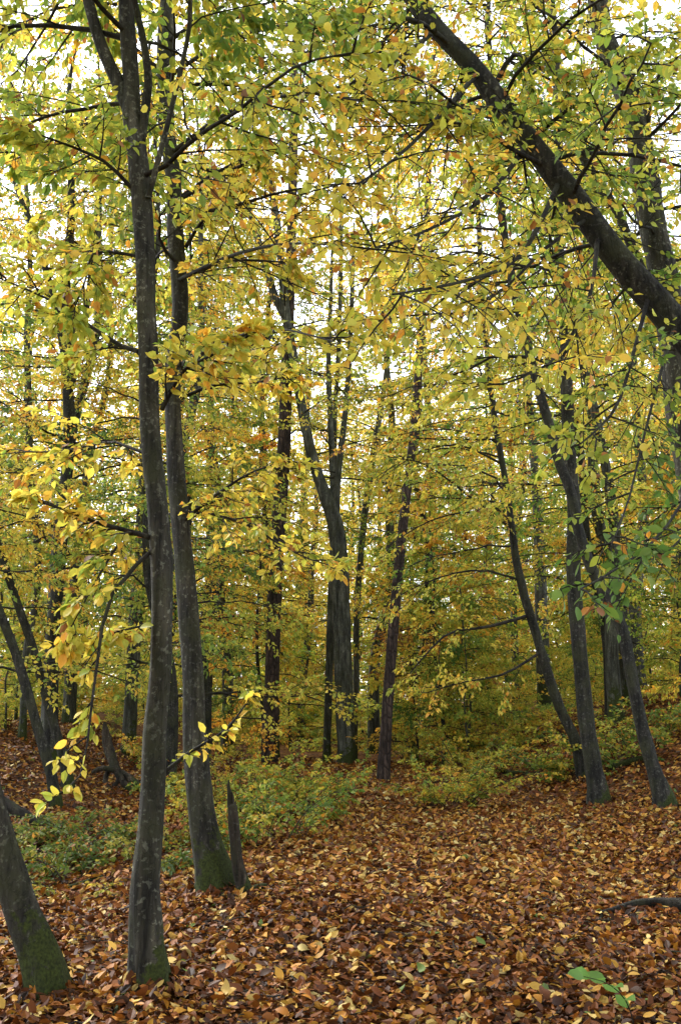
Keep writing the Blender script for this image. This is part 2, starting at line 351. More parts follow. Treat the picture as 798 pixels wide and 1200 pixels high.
class Crown:
    """collects branches (level 1 paths) and dresses them with shoots, twigs and leaves"""
    def __init__(self, seed): self.r = np.random.default_rng(seed); self.P, self.r0, self.h, self.k = [], [], [], {}
    def add(self, path, r0, hue, k=1.0):
        self.k[len(self.P)] = k; self.P.append(smooth_path(path, 9)); self.r0.append(r0); self.h.append(hue)
    def spread(self, stem, rad, n, f0, f1, L0, L1, hue, el0=25, el1=50, hue_j=.1, bias=None, clear=1.9, az0=None):
        """n branches along stem (m,3) between fractions f0..f1"""
        r = self.r; az = r.uniform(0, 6.28) if az0 is None else az0
        for k in range(n):
            f = f0 + (f1 - f0) * (k + r.uniform(0, 1)) / n
            o, T = path_at(stem[None], np.array([[f]])); o = o[0, 0]; T = T[0, 0]
            az += 2.4 + r.normal(0, .3)
            a = az
            if bias is not None and r.random() < bias[1]: a = bias[0] + r.normal(0, .7)
            el = R(el0 + (el1 - el0) * (f - f0) / max(f1 - f0, 1e-3)) + r.normal(0, .15)
            d = np.array([math.sin(a) * math.cos(el), math.cos(a) * math.cos(el), math.sin(el)])
            L = (L0 + (L1 - L0) * (f - f0) / max(f1 - f0, 1e-3)) * r.uniform(.65, 1.2)
            s = np.linspace(0, 1, 9)
            fl = d * np.array([1, 1, .0]); fl = norm(fl)
            p = o + L * (d[None] * s[:, None] + (fl - d)[None] * (s ** 1.6 * .75)[:, None])
            p[:, 2] -= L * .10 * s ** 2.5
            w = r.normal(0, .06 * L / 3, (9, 3)); w[0] = 0; p = p + np.cumsum(w, 0) * .7
            # keep clear of the standing place on the path
            if clear and (np.linalg.norm(p - np.array([0, 0, CAM_Z]), axis=1).min() < clear): continue
            rb = float(np.interp(f, np.linspace(0, 1, len(rad)), rad))
            self.P.append(p); self.r0.append(min(rb * .45, .006 + .0065 * L)); self.h.append(hue + r.normal(0, hue_j))
    def build(self, root, org, mats, leaf=.065, c2=13, c3=6, cl=5, template=T_HEX, singles=0, near_label=None, sep=True, brown=.05, hang=.4, s2=.46, s3=.46, skip=0.0, flat=.62, sides=(6, 4, 3), clear=2.1):
        r = self.r; P = np.array(self.P) - org; N = len(P); r0 = np.array(self.r0); hue = np.array(self.h)
        L1 = np.linalg.norm(np.diff(P, axis=1), axis=2).sum(1)
        kk = np.array([self.k.get(i, 1.0) for i in range(N)])
        S, LS = shoots(P, (L1 * s2 + .12) * kk, c2, .14, 1.0, .85, 5, r, flat=flat * .9)
        W, LW = shoots(S, LS * s3 + .06, c3, .12, 1.0, .8, 3, r, flat=flat * .9)
        rs = np.linspace(1, .25, 9)[None] * r0[:, None]
        r2 = np.repeat(np.minimum(r0 * .42, .008), c2); r3 = np.repeat(r2 * .55, c3)
        tS = np.linspace(1, .35, 5)[None] * r2[:, None]; tW = np.linspace(1, .5, 3)[None] * r3[:, None]
        def wood(i0, i1):
            a = tube_arrays(P[i0:i1], rs[i0:i1], sides[0])
            b = tube_arrays(S[i0 * c2:i1 * c2], tS[i0 * c2:i1 * c2], sides[1])
            c = tube_arrays(W[i0 * c2 * c3:i1 * c2 * c3], tW[i0 * c2 * c3:i1 * c2 * c3], sides[2])
            V = np.concatenate([a[0], b[0], c[0]]); Fq = np.concatenate([a[1], b[1] + len(a[0]), c[1] + len(a[0]) + len(b[0])])
            return make_mesh('branch', V, [Fq], mats[0])
        if sep:
            for i in range(N): obj('branch', wood(i, i + 1), root)
        else: obj('branches', wood(0, N), root, kind='stuff')
        # leaves
        a = leaves_along(W, LW, cl, .25, r, leaf, flat=flat, hang=hang); b = leaves_along(S, LS, cl + 1, .45, r, leaf, flat=flat, hang=hang)
        hS = np.repeat(hue, c2) + r.normal(0, .06, N * c2)
        h = np.concatenate([np.repeat(hS, c3 * cl), np.repeat(hS, cl + 1)]); h = h - .035 + r.normal(0, .11, len(h))
        h = np.where(r.random(len(h)) < brown, r.uniform(.75, 1.0, len(h)), h)
        pos, d, nn, sz = [np.concatenate(z) for z in zip(a, b)]
        kq = np.repeat(np.minimum(1, kk * 1.1), c2); kq = np.concatenate([np.repeat(kq, c3 * cl), np.repeat(kq, cl + 1)])
        keep = (r.random(len(pos)) > skip) & (r.random(len(pos)) < kq) & (np.linalg.norm(pos + org - np.array([0, 0, CAM_Z]), axis=1) > clear)
        pos, d, nn, sz, h = pos[keep], d[keep], nn[keep], sz[keep], h[keep]
        cc = palette(h, r)
        one = np.zeros(len(pos), bool)
        if singles:
            x, y, dep = project(pos + org); ok = (x > 0) & (x < 798) & (y > 0) & (y < 1200) & (dep > .5)
            score = np.where(ok, sz / np.maximum(dep, .5), 0); idx = np.argsort(-score)[:singles]; one[idx] = ok[idx]
        m = ~one
        V, Fc, nf = leaf_arrays(pos[m], d[m], nn[m], sz[m], template, curl=r.normal(0, .18, (m.sum(), 3)) if len(template[0]) > 4 else None)
        cr = obj('crown', make_mesh('crown', V, [Fc], mats[1], smooth=False, colors=np.repeat(cc[m], nf, 0)), root, kind='stuff')
        for k, i in enumerate(np.where(one)[0]): place_leaf('leaf', cr, pos[i], d[i], nn[i], sz[i], cc[i], k, mats[1], 'crown')
        return cr

def empty(name, loc, label=None, cat=None, group=None):
    o = bpy.data.objects.new(name, None); col.objects.link(o); o.location = [float(v) for v in loc]; o.empty_display_size = .3
    return tag(o, label, cat, group)
def trace(pts, Y, dY=0.0, end=None):
    """pixel points with half... (px, py, width_px[, dY]) -> path (n,3), radii"""
    out, rr = [], []
    n = len(pts)
    for i, p in enumerate(pts):
        y = Y + (p[3] if len(p) > 3 else dY * i / max(n - 1, 1))
        q = at(p[0], p[1], y); out.append(q); dist = np.linalg.norm(q - np.array([0, 0, CAM_Z])); rr.append(p[2] * .43 * dist / F)
    return np.array(out), np.array(rr)
def resample(path, rad, n):
    a = smooth_path(np.concatenate([path, rad[:, None]], 1), n); return a[:, :3], np.maximum(a[:, 3], .004)

class Tree:
    """a tree traced from its base: trunk first, then limbs"""
    def __init__(self, name, label, base_px, pts, bark, Y=None, dY=0.0, extend=3.0, sides=18, n=56, flare=.6, seed=0, cat='tree', group=None, rough=.075, ridges=0, lean=None):
        if Y is None: b = ground_at(*base_px)
        else:
            b = at(base_px[0], base_px[1], Y); b[2] = height(b[0], b[1])
        self.Y = b[1]; self.base = b; self.bark = bark; self.seed = seed
        self.root = empty(name, b, label, cat, group)
        path, rad = trace(pts, b[1], dY)
        path = np.concatenate([[b + np.array([0, 0, -.25])], [b], path]); rad = np.concatenate([[rad[0] * 1.0], [rad[0]], rad])
        if extend:
            d = norm(path[-1] - path[-2]); d = norm(d + np.array([0, 0, .5])); path = np.concatenate([path, [path[-1] + d * extend * .5], [path[-1] + d * extend + np.array([.2, .1, 0])]]); rad = np.concatenate([rad, [rad[-1] * .7], [rad[-1] * .3]])
        path, rad = resample(path, rad, n)
        self.stem, self.rad = path, rad
        obj('trunk', trunk_mesh('trunk', path - b, rad, bark, sides, flare, rough, seed, ridges), self.root)
        self.crown = Crown(seed + 500)
    def limb(self, pts, extend=0.0, n=24, sides=12, dY=0.0, y0=0.0, mat=None):
        path, rad = trace([(p[0], p[1], p[2], y0 + dY * i / (len(pts) - 1)) for i, p in enumerate(pts)], self.Y)
        if extend:
            d = norm(norm(path[-1] - path[-2]) + np.array([0, 0, .4])); path = np.concatenate([path, [path[-1] + d * extend]]); rad = np.concatenate([rad, [rad[-1] * .4]])
        path, rad = resample(path, rad, n)
        obj('limb', trunk_mesh('limb', path - self.base, rad, mat or self.bark, sides, 0, .05, self.seed + len(self.root.children)), self.root)
        return path, rad
    def branch(self, pts, hue=.5, y0=0.0, dY=0.0, k=1.0):
        """a bough seen in the photograph: (px, py) points, thickness of first point in px"""
        path, rad = trace([(p[0], p[1], pts[0][2], y0 + dY * i / (len(pts) - 1)) for i, p in enumerate(pts)], self.Y)
        self.crown.add(path, rad[0], hue, k)
    def spread(self, n, f0, f1, L0, L1, hue, stem=None, **k):
        s, r_ = stem if stem is not None else (self.stem, self.rad); self.crown.spread(s, r_, n, f0, f1, L0, L1, hue, **k)
    def finish(self, **k): return self.crown.build(self.root, self.base, (M_TWIG, M_LEAF), **k)

# ------------------------------------------------------------------ ground
def build_ground():
    xs = np.concatenate([np.linspace(-140, -22, 20)[:-1], np.linspace(-22, 22, 180), np.linspace(22, 140, 20)[1:]])
    ys = np.concatenate([np.linspace(-40, 1, 14)[:-1], np.linspace(1, 32, 150), np.linspace(32, 190, 50)[1:]])
    X, Y = np.meshgrid(xs, ys); Z = height(X, Y) - .012
    V = np.stack([X, Y, Z], -1).reshape(-1, 3); nx, ny = len(xs), len(ys)
    i = np.arange(nx * ny).reshape(ny, nx)
    q = np.stack([i[:-1, :-1], i[:-1, 1:], i[1:, 1:], i[1:, :-1]], -1).reshape(-1, 4)
    return obj('ground', make_mesh('ground', V, [q], M_GROUND), kind='structure', label='leaf covered forest floor with a path running away')
GROUND = build_ground()

# ------------------------------------------------------------------ near trees
# twin hornbeams at the left
A = Tree('hornbeam_tree', 'sinuous grey hornbeam, nearest upright trunk, forking near the top left', (178, 1160),
    [(176, 1140, 42), (172, 1100, 40), (170, 1040, 38), (176, 980, 36), (180, 920, 33), (181, 860, 31), (188, 786, 31), (190, 680, 30), (185, 600, 29), (180, 550, 29), (175, 490, 28), (174, 425, 26), (171, 360, 26), (170, 300, 26), (163, 200, 25), (155, 140, 23), (154, 100, 20), (150, 40, 18), (148, 0, 17)], M_BARK, n=110, seed=1, flare=.55)
lA1 = A.limb([(157, 140, 18), (143, 106, 16), (120, 55, 14), (108, 15, 13), (100, -30, 12)], extend=1.5)
lA2 = A.limb([(166, 165, 12), (173, 110, 11), (174, 88, 10), (168, 45, 9), (160, 10, 8), (150, -40, 7)], extend=1.0, dY=-.2)
lA3 = A.limb([(174, 232, 8), (192, 165, 7), (209, 95, 6), (221, 40, 5.5), (224, -10, 5)], extend=1.0, dY=-.3, y0=-.05)
A.branch([(184, 632, 8), (150, 622), (110, 611), (75, 597), (38, 586)], .5, dY=-.5, k=.55)
A.branch([(150, 622, 4), (128, 655), (105, 695), (75, 752)], .5, dY=-.4, k=.4)
A.branch([(163, 412, 7), (140, 404), (110, 385), (60, 352), (-10, 322)], .42, dY=.3)
A.branch([(167, 530, 5), (140, 520), (125, 518), (60, 530), (0, 525)], .55, dY=.6)
A.branch([(190, 480, 7), (215, 435), (245, 418), (290, 395)], .5, dY=-.5)
A.branch([(165, 232, 6), (130, 195), (100, 178), (25, 150)], .3, dY=-.4)
A.branch([(160, 300, 5), (112, 296), (100, 330), (86, 366)], .4, dY=-.2)
A.branch([(186, 730, 4), (160, 735), (120, 745), (80, 755)], .5, dY=-.3, k=.45)
A.branch([(184, 640, 6), (130, 700), (110, 810), (98, 900), (75, 928)], .5, dY=-1.0, k=.3)
A.branch([(193, 905, 6), (225, 880), (265, 855), (295, 815)], .55, dY=.2, k=.13)
A.spread(5, .52, .75, 1.6, 2.0, .42, el0=12, el1=30, bias=(-.6, .5))
A.spread(13, .70, .98, 2.0, 1.6, .3, el0=25, el1=50)
A.spread(5, .1, .95, 1.5, 1.2, .27, stem=lA1); A.spread(4, .2, .95, 1.4, 1.0, .3, stem=lA2); A.spread(5, .2, .95, 1.4, 1.0, .35, stem=lA3)
A.finish(leaf=.078, singles=280, c2=11, c3=5, cl=5, clear=3.0)

B = Tree('hornbeam_tree', 'straight grey hornbeam with a moss covered foot beside the broken snag', (254, 1046),
    [(251, 1025, 40), (245, 1000, 38), (238, 960, 34), (232, 900, 31), (229, 860, 29), (227, 791, 28), (220, 700, 26), (210, 590, 25), (205, 525, 23), (203, 450, 23), (208, 400, 23), (212, 351, 23), (206, 276, 22), (204, 215, 21), (196, 150, 20), (193, 75, 19), (197, 0, 18)], M_BARK_MOSSY, n=100, seed=2, flare=.8)
B.branch([(215, 325, 6), (240, 315), (275, 305), (345, 308)], .48, dY=-.8)
B.branch([(218, 290, 6), (235, 262), (258, 240), (275, 215)], .5, dY=-.4)
B.branch([(208, 235, 6), (245, 215), (280, 195), (330, 172)], .55, dY=-1.0)
B.branch([(206, 620, 6), (240, 590), (290, 556), (335, 540)], .5, dY=-.6)
B.branch([(208, 600, 5), (245, 602), (290, 615), (345, 648), (385, 662)], .5, dY=-.8)
B.branch([(205, 470, 6), (250, 452), (300, 448), (345, 440)], .5, dY=-.2)
B.branch([(206, 330, 6), (270, 300), (340, 285), (420, 290)], .45, dY=-3.0)
B.branch([(200, 180, 6), (270, 130), (350, 110), (430, 120)], .45, dY=-2.5)
B.branch([(205, 430, 6), (265, 400), (320, 385), (390, 400)], .5, dY=-2.8)
B.branch([(198, 90, 6), (260, 50), (330, 30), (400, 40)], .4, dY=-1.6)
B.branch([(203, 250, 6), (260, 245), (330, 225), (400, 215)], .6, dY=-1.5)
B.spread(10, .5, .72, 2.4, 2.6, .5, el0=8, el1=25)
B.spread(16, .68, .99, 2.8, 2.2, .42, el0=20, el1=45)
B.finish(leaf=.081, singles=160, c2=11, c3=5, cl=5, clear=3.0)

C = Tree('hornbeam_tree', 'dark leaning trunk with a mossy foot, cut by the picture edge', (58, 1170),
    [(54, 1140, 40), (46, 1115, 38), (28, 1068, 36), (12, 1020, 36), (0, 980, 35), (-18, 910, 34), (-38, 820, 33), (-55, 700, 31), (-70, 560, 29), (-85, 400, 26), (-95, 250, 22)], M_BARK_MOSSY, n=80, seed=3, flare=.6)
C.spread(8, .72, .98, 1.6, 1.6, .3, el0=15, el1=40, bias=(1.2, .3))
C.finish(leaf=.068, clear=3.0, singles=120, c2=10, c3=5, cl=4)

# right hand group
P_ = Tree('beech_tree', 'dark bare limbed trunk leaning steeply across the upper corner', (885, 1010),
    [(884, 900, 40.5), (880, 760, 38.7), (872, 620, 37.8), (855, 500, 37.0), (825, 425, 35.2), (774, 361, 33.4), (724, 304, 31.7), (684, 250, 29.9), (649, 204, 28.2), (619, 165, 26.4), (584, 120, 24.6), (555, 80, 22.9), (515, 38, 22.0), (485, 0, 21.1), (460, -40, 19.4)], M_BARK_DARK, Y=8.2, n=80, seed=4, extend=2.2)
P_.branch([(640, 195, 7), (600, 175), (560, 150), (500, 140)], .4, dY=-1.0)
P_.branch([(575, 110, 8), (600, 65), (625, 75), (670, 95)], .3, dY=-.4)
P_.branch([(600, 145, 7), (580, 125), (545, 130), (505, 100), (470, 85)], .38, dY=-1.3)
P_.branch([(530, 55, 7), (490, 25), (440, 20), (400, 35)], .4, dY=-1.0)
P_.branch([(690, 255, 6), (640, 290), (600, 330), (560, 360)], .5, dY=-1.4)
P_.branch([(620, 168, 6), (650, 140), (690, 110), (740, 60)], .3, dY=-.7)
P_.branch([(790, 380, 5), (770, 450), (752, 520), (735, 590), (715, 640)], .14, dY=-2.4, k=.5)
P_.branch([(850, 470, 5), (815, 560), (770, 630), (720, 668), (680, 690)], .06, dY=-3.0, k=.35)
P_.branch([(855, 490, 5), (820, 590), (790, 640), (745, 655)], .08, dY=-2.4, k=.5)
P_.branch([(560, 85, 7), (520, 130), (470, 180), (420, 215)], .55, dY=-2.2)
P_.branch([(620, 166, 7), (570, 230), (500, 270), (440, 290)], .55, dY=-2.2)
P_.branch([(655, 212, 7), (610, 300), (540, 330), (460, 345)], .5, dY=-2.6)
P_.branch([(510, 35, 7), (480, 60), (430, 90), (370, 110)], .48, dY=-1.4)
P_.branch([(700, 275, 7), (690, 350), (650, 420), (590, 450)], .45, dY=-1.8)
P_.branch([(760, 345, 7), (740, 420), (720, 480), (680, 520)], .35, dY=-1.5)
P_.spread(26, .45, .99, 2.0, 2.4, .36, el0=5, el1=25, hue_j=.12, bias=(.2, .75))
P_.finish(leaf=.081, singles=260, c2=11, c3=5, cl=5, clear=3.0)

Q_ = Tree('beech_tree', 'thick grey trunk rising behind the steeply leaning one', (852, 1000),
    [(850, 900, 37.8), (845, 780, 36.1), (832, 690, 35.3), (812, 580, 34.4), (798, 490, 34.4), (788, 400, 33.5), (778, 324, 32.7), (766, 270, 31.8), (754, 200, 29.2), (744, 135, 27.5), (724, 85, 24.9), (706, 40, 23.2), (700, 0, 22.4), (690, -50, 20.6)], M_BARK, Y=10.5, n=70, seed=5, extend=2.5)
lQ = Q_.limb([(757, 330, 13), (744, 300, 12), (724, 250, 11), (699, 210, 10), (672, 165, 9), (655, 110, 8), (650, 40, 7)], extend=1.2, dY=-.4)
Q_.branch([(752, 190, 7), (770, 90), (798, 65), (830, 50)], .3, dY=-.8)
Q_.spread(26, .5, .99, 2.4, 2.4, .4, el0=8, el1=35); Q_.spread(7, .25, .98, 1.6, 1.2, .42, stem=lQ)
Q_.finish(leaf=.086, singles=120, c2=10, c3=5, cl=5)

N_ = Tree('hornbeam_tree', 'tall straight trunk in the middle of the leaning trio beside the path', (703, 944),
    [(701, 925, 24), (695, 899, 21), (687, 850, 20), (682, 802, 19), (676, 737, 18), (671, 672, 18), (672, 600, 17), (667, 545, 17), (664, 465, 16), (662, 400, 15), (659, 359, 14), (654, 279, 13), (654, 200, 12), (652, 75, 11), (645, 0, 10)], M_BARK_DARK, n=66, seed=6, sides=14)
N_.spread(12, .3, .55, 2.2, 2.8, .45, el0=5, el1=20); N_.spread(26, .5, .99, 3.0, 2.6, .52, el0=10, el1=40, bias=(-1.6, .4))
N_.finish(leaf=.094, c2=10, c3=5, cl=5, template=T_KITE, singles=20)
O_ = Tree('hornbeam_tree', 'bowed trunk with a mossy foot, outermost of the leaning trio beside the path', (778, 948),
    [(776, 935, 25), (766, 905, 19), (753, 860, 17), (740, 795, 17), (728, 737, 17), (711, 701, 16), (695, 672, 15), (680, 630, 14), (668, 575, 13), (654, 540, 13), (644, 500, 12), (629, 450, 12), (617, 400, 11), (604, 349, 11), (590, 269, 10), (580, 175, 9), (576, 100, 8)], M_BARK_DARK, n=66, seed=7, sides=14, dY=1.0)
O_.spread(30, .42, .99, 2.6, 2.8, .52, el0=5, el1=35, bias=(-1.6, .4)); O_.finish(leaf=.094, c2=10, c3=5, cl=5, template=T_KITE, singles=20)
Mt = Tree('hornbeam_tree', 'slim dark trunk curving away from the foot of the leaning trio', (684, 912),
    [(682, 900, 16), (673, 866, 14), (656, 831, 13), (640, 785, 13), (627, 740, 12), (614, 698, 12), (605, 659, 11), (600, 624, 10), (592, 565, 9), (580, 495, 9), (572, 425, 8), (565, 349, 7), (560, 249, 6), (550, 165, 5), (545, 125, 4)], M_BARK_DARK, n=60, seed=8, sides=12, extend=1.5)
Mt.branch([(617, 722, 5), (570, 735), (530, 740), (505, 760), (478, 792)], .5, dY=-1.2)
Mt.branch([(632, 765, 4), (590, 790), (540, 800), (500, 812)], .62, dY=-1.5)
Mt.branch([(600, 620, 4), (560, 590), (500, 545), (450, 535)], .5, dY=-1.5)
Mt.branch([(598, 610, 3.5), (550, 600), (500, 612), (452, 642)], .45, dY=-1.5)
Mt.branch([(590, 545, 3.5), (540, 522), (490, 530), (440, 560)], .45, dY=-1.2)
Mt.branch([(610, 680, 3.5), (560, 668), (505, 680), (455, 705)], .42, dY=-.8)
Mt.spread(34, .3, .97, 2.6, 2.4, .5, el0=5, el1=30, hue_j=.12, bias=(-1.6, .6)); Mt.finish(leaf=.094, c2=10, c3=5, cl=5, template=T_KITE, singles=20)

# left middle distance
E1 = Tree('hornbeam_tree', 'slim dark stem bending to the picture edge behind the low leafy spray', (80, 925),
    [(79, 905, 13), (72, 877, 12), (62, 843, 11), (50, 800, 11), (42, 767, 10), (28, 727, 10), (13, 683, 9), (0, 643, 9), (-15, 590, 8), (-25, 500, 7)], M_BARK_DARK, n=44, seed=9, sides=12, extend=2)
E1.spread(14, .35, .97, 1.8, 1.6, .6, el0=5, el1=30); E1.finish(leaf=.08, c2=9, c3=5, cl=4, template=T_KITE, singles=20)
E2 = Tree('hornbeam_tree', 'lower of two dark stems bending out at the picture edge', (67, 945),
    [(64, 925, 14), (60, 903, 13), (47, 860, 12), (32, 807, 12), (17, 760, 11), (0, 717, 11), (-20, 670, 10), (-40, 600, 9)], M_BARK_DARK, n=40, seed=10, sides=12, extend=2)
E2.spread(10, .5, .97, 1.6, 1.6, .55, el0=5, el1=30); E2.finish(leaf=.08, c2=9, c3=5, cl=4, template=T_KITE, singles=10)
Fm = Tree('hornbeam_tree', 'dark trunk with two high forks standing behind the bent stems', (61, 893),
    [(60, 860, 18), (60, 827, 17), (62, 747, 17), (68, 693, 16), (72, 643, 17), (78, 573, 16), (82, 497, 16), (80, 447, 15), (83, 397, 14), (78, 340, 11), (84, 250, 9), (82, 150, 7)], M_BARK_DARK, n=56, seed=11, sides=14, extend=2.5)
lF = Fm.limb([(79, 440, 10), (70, 380, 9), (58, 330, 8), (40, 270, 7), (20, 220, 6)], extend=2); lF2 = Fm.limb([(80, 470, 8), (98, 520, 1) if False else (92, 420, 7), (102, 360, 6), (110, 280, 5)], extend=2)
Fm.spread(9, .25, .5, 2.0, 2.5, .58, el0=5, el1=20); Fm.spread(20, .45, .99, 2.8, 2.4, .5, el0=10, el1=40); Fm.spread(7, .2, .95, 2, 1.6, .4, stem=lF); Fm.spread(6, .2, .95, 2, 1.6, .5, stem=lF2)
Fm.finish(leaf=.09, c2=9, c3=5, cl=4, template=T_KITE, singles=10)
F2 = Tree('hornbeam_tree', 'thin upright stem left of the forked dark trunk', (27, 866),
    [(28, 840, 9), (30, 770, 9), (44, 690, 9), (43, 620, 10), (36, 560, 9), (34, 480, 9), (32, 400, 8), (36, 300, 6), (30, 200, 5)], M_BARK_GREY, n=44, seed=12, sides=10, extend=2.5)
F2.spread(24, .3, .98, 2.4, 2.0, .58, el0=10, el1=40); F2.finish(leaf=.1, c2=9, c3=5, cl=4, template=T_KITE, sep=False)
G = Tree('beech_tree', 'smooth grey trunk seen beyond the sinuous hornbeam', (151, 885),
    [(152, 860, 17), (154, 820, 16), (157, 760, 17), (161, 700, 18), (166, 640, 18), (170, 560, 17), (172, 450, 15), (176, 300, 12), (170, 150, 9)], M_BARK_GREY, n=50, seed=13, sides=14, extend=3)
G.spread(30, .3, .98, 3.4, 2.6, .56, el0=8, el1=40); G.finish(leaf=.1, c2=9, c3=5, cl=4, template=T_KITE, sep=False)

# centre
I_ = Tree('beech_tree', 'large grey beech with a leaning main limb, mossy foot, beyond the undergrowth', (407, 896),
    [(406, 875, 25.4), (404, 825, 23.8), (401, 742, 23.0), (398, 658, 21.3), (391, 608, 20.5), (377, 571, 16.4), (365, 533, 14.8), (354, 480, 13.9), (345, 427, 13.1), (335, 368, 12.3), (332, 335, 10.7), (327, 280, 9.8), (321, 235, 9.0), (315, 190, 7.4), (308, 130, 6.6)], M_BARK_GREY, n=70, seed=14, sides=18, extend=3, flare=.3)
lI1 = I_.limb([(335, 372, 12), (324, 352, 11), (313, 319, 10), (299, 270, 9), (292, 245, 8), (284, 205, 6)], extend=2)
lI2 = I_.limb([(393, 612, 13), (395, 571, 10), (399, 532, 9), (404, 490, 8), (410, 410, 6), (413, 330, 5)], extend=2)
lI3 = I_.limb([(391, 605, 10), (390, 555, 9), (387, 490, 8), (385, 427, 7), (388, 340, 5)], extend=2, dY=.8)
I_.spread(5, .32, .45, 3.0, 4.0, .45, el0=0, el1=20, bias=(0, .9)); I_.spread(22, .42, .99, 4.0, 3.2, .48, el0=10, el1=40, hue_j=.14, bias=(0, .5))
for l in (lI1, lI2, lI3): I_.spread(9, .15, .97, 3.0, 2.2, .5, stem=l)
I_.finish(leaf=.10, c2=10, c3=6, cl=5, template=T_KITE, sep=False)
J = Tree('beech_tree', 'slender pole-like trunk touching the large grey beech', (383, 894),
    [(383, 870, 11), (385, 800, 11), (387, 742, 11), (390, 660, 10), (392, 600, 9), (392, 500, 7), (398, 380, 6), (400, 250, 5)], M_BARK_GREY, n=44, seed=15, sides=10, extend=2)
J.spread(18, .55, .98, 2.6, 2.2, .5, el0=10, el1=40); J.finish(leaf=.11, c2=8, c3=5, cl=4, template=T_KITE, sep=False)
H_ = Tree('pine_tree', 'straight reddish pine trunk between the twin hornbeams and the large beech', (316, 894),
    [(316, 870, 22), (319, 804, 20), (321, 721, 20), (325, 637, 19), (331, 554, 18), (334, 490, 17), (336, 427, 16), (340, 330, 14), (343, 220, 12), (345, 120, 10)], M_PINE, n=60, seed=16, sides=18, extend=5, flare=.15, rough=.03)
H_.spread(14, .8, .99, 3.0, 2.0, .06, el0=0, el1=25, hue_j=.03); H_.finish(leaf=.13, c2=8, c3=5, cl=4, template=T_KITE, sep=False)
K_ = Tree('pine_tree', 'reddish plated pine trunk at the head of the path', (450, 915),
    [(450, 900, 18), (452, 860, 16), (454, 825, 15), (462, 721, 14), (471, 625, 13), (479, 554, 12), (485, 504, 12), (491, 420, 11), (498, 300, 9), (503, 180, 7)], M_PINE, n=60, seed=17, sides=18, extend=4, flare=.2, rough=.03)
K_.spread(12, .82, .99, 2.6, 1.8, .06, el0=0, el1=25, hue_j=.03); K_.finish(leaf=.11, c2=8, c3=5, cl=4, template=T_KITE, sep=False)
L1_ = Tree('beech_tree', 'thin grey tree leaning right just behind the large beech', (414, 884),
    [(415, 850, 9), (417, 825, 9), (418, 721, 9), (425, 625, 9), (434, 554, 9), (446, 480, 7), (456, 400, 6), (462, 280, 5)], M_BARK_GREY, n=44, seed=18, sides=10, extend=2)
L1_.spread(20, .45, .98, 3.0, 2.2, .48, el0=10, el1=40); L1_.finish(leaf=.12, c2=8, c3=5, cl=4, template=T_KITE, sep=False)

print('near done', len(bpy.data.objects))

# ------------------------------------------------------------------ farther trees: prototypes and copies
def copy_tree(root, loc, rz, s, label, group, tint=(1, 1, 1)):
    r = root.copy(); col.objects.link(r); place(r, loc, rz, s)
    r['label'] = label; r['group'] = group
    for ch in root.children:
        c = ch.copy(); col.objects.link(c); c.parent = r; c.color = (*tint, 1)
    return r
def place(r, loc, rz, s):
    r.location = (float(loc[0]), float(loc[1]), float(height(loc[0], loc[1]))); r.rotation_euler = (0, 0, rz); r.scale = (s, s, s)
def proto_tree(name, H, r0, f0, n, L0, L1, hue, leaf, seed, bark, el=(5, 45), hue_j=.16, c2=9, c3=5, cl=4, wander=.25, flat=.75):
    r = np.random.default_rng(seed)
    root = empty(name, (0, 0, 0), 'x', 'tree')
    k = 8; path = np.zeros((k, 3)); path[:, 2] = np.linspace(-.25, H, k)
    w = r.normal(0, wander, (k, 2)); w[:2] = 0; path[:, :2] = np.cumsum(w, 0)
    rad = r0 * np.linspace(1, .12, k); path, rad = resample(path, rad, 40)
    obj('trunk', trunk_mesh('trunk', path, rad, bark, 10, .4, .05, seed), root)
    c = Crown(seed + 900); c.spread(path, rad, n, f0, .99, L0, L1, hue, el0=el[0], el1=el[1], hue_j=hue_j, clear=0)
    c.build(root, np.zeros(3), (M_TWIG, M_LEAF), leaf=leaf, c2=c2, c3=c3, cl=cl, template=T_KITE, sep=False, sides=(5, 3, 3), flat=flat, clear=0)
    return root
protos = [proto_tree('beech_tree', 19, .20, .16, 46, 4.0, 2.0, .42, .112, 41, M_BARK_GREY, c3=6, cl=5),
          proto_tree('beech_tree', 22, .24, .2, 48, 4.2, 2.2, .52, .112, 42, M_BARK_GREY, c3=6, cl=5),
          proto_tree('hornbeam_tree', 16, .15, .12, 44, 3.4, 1.8, .33, .106, 43, M_BARK_DARK, c3=6, cl=5)]
young = [proto_tree('beech_sapling', 6.5, .045, .10, 26, 2.0, .8, .43, .094, 51, M_BARK_GREY, el=(5, 40), c2=9, c3=6, cl=5, wander=.12),
         proto_tree('beech_sapling', 4.5, .035, .08, 22, 1.7, .7, .36, .094, 52, M_BARK_GREY, el=(5, 35), c2=9, c3=6, cl=5, wander=.1),
         proto_tree('beech_sapling', 9.0, .06, .10, 32, 2.4, 1.0, .52, .098, 53, M_BARK_DARK, el=(5, 40), c2=9, c3=6, cl=5, wander=.15)]
used = set()
def put(kind, i, loc, rz, s, label, group, cat, tint=(1, 1, 1)):
    p = (protos if kind == 'tall' else young)[i]
    if (kind, i) not in used:
        used.add((kind, i)); place(p, loc, rz, s); p['label'] = label; p['group'] = group; p['category'] = cat
        for ch in p.children: ch.color = (*tint, 1)
        return p
    o = copy_tree(p, loc, rz, s, label, group, tint); o['category'] = cat; return o

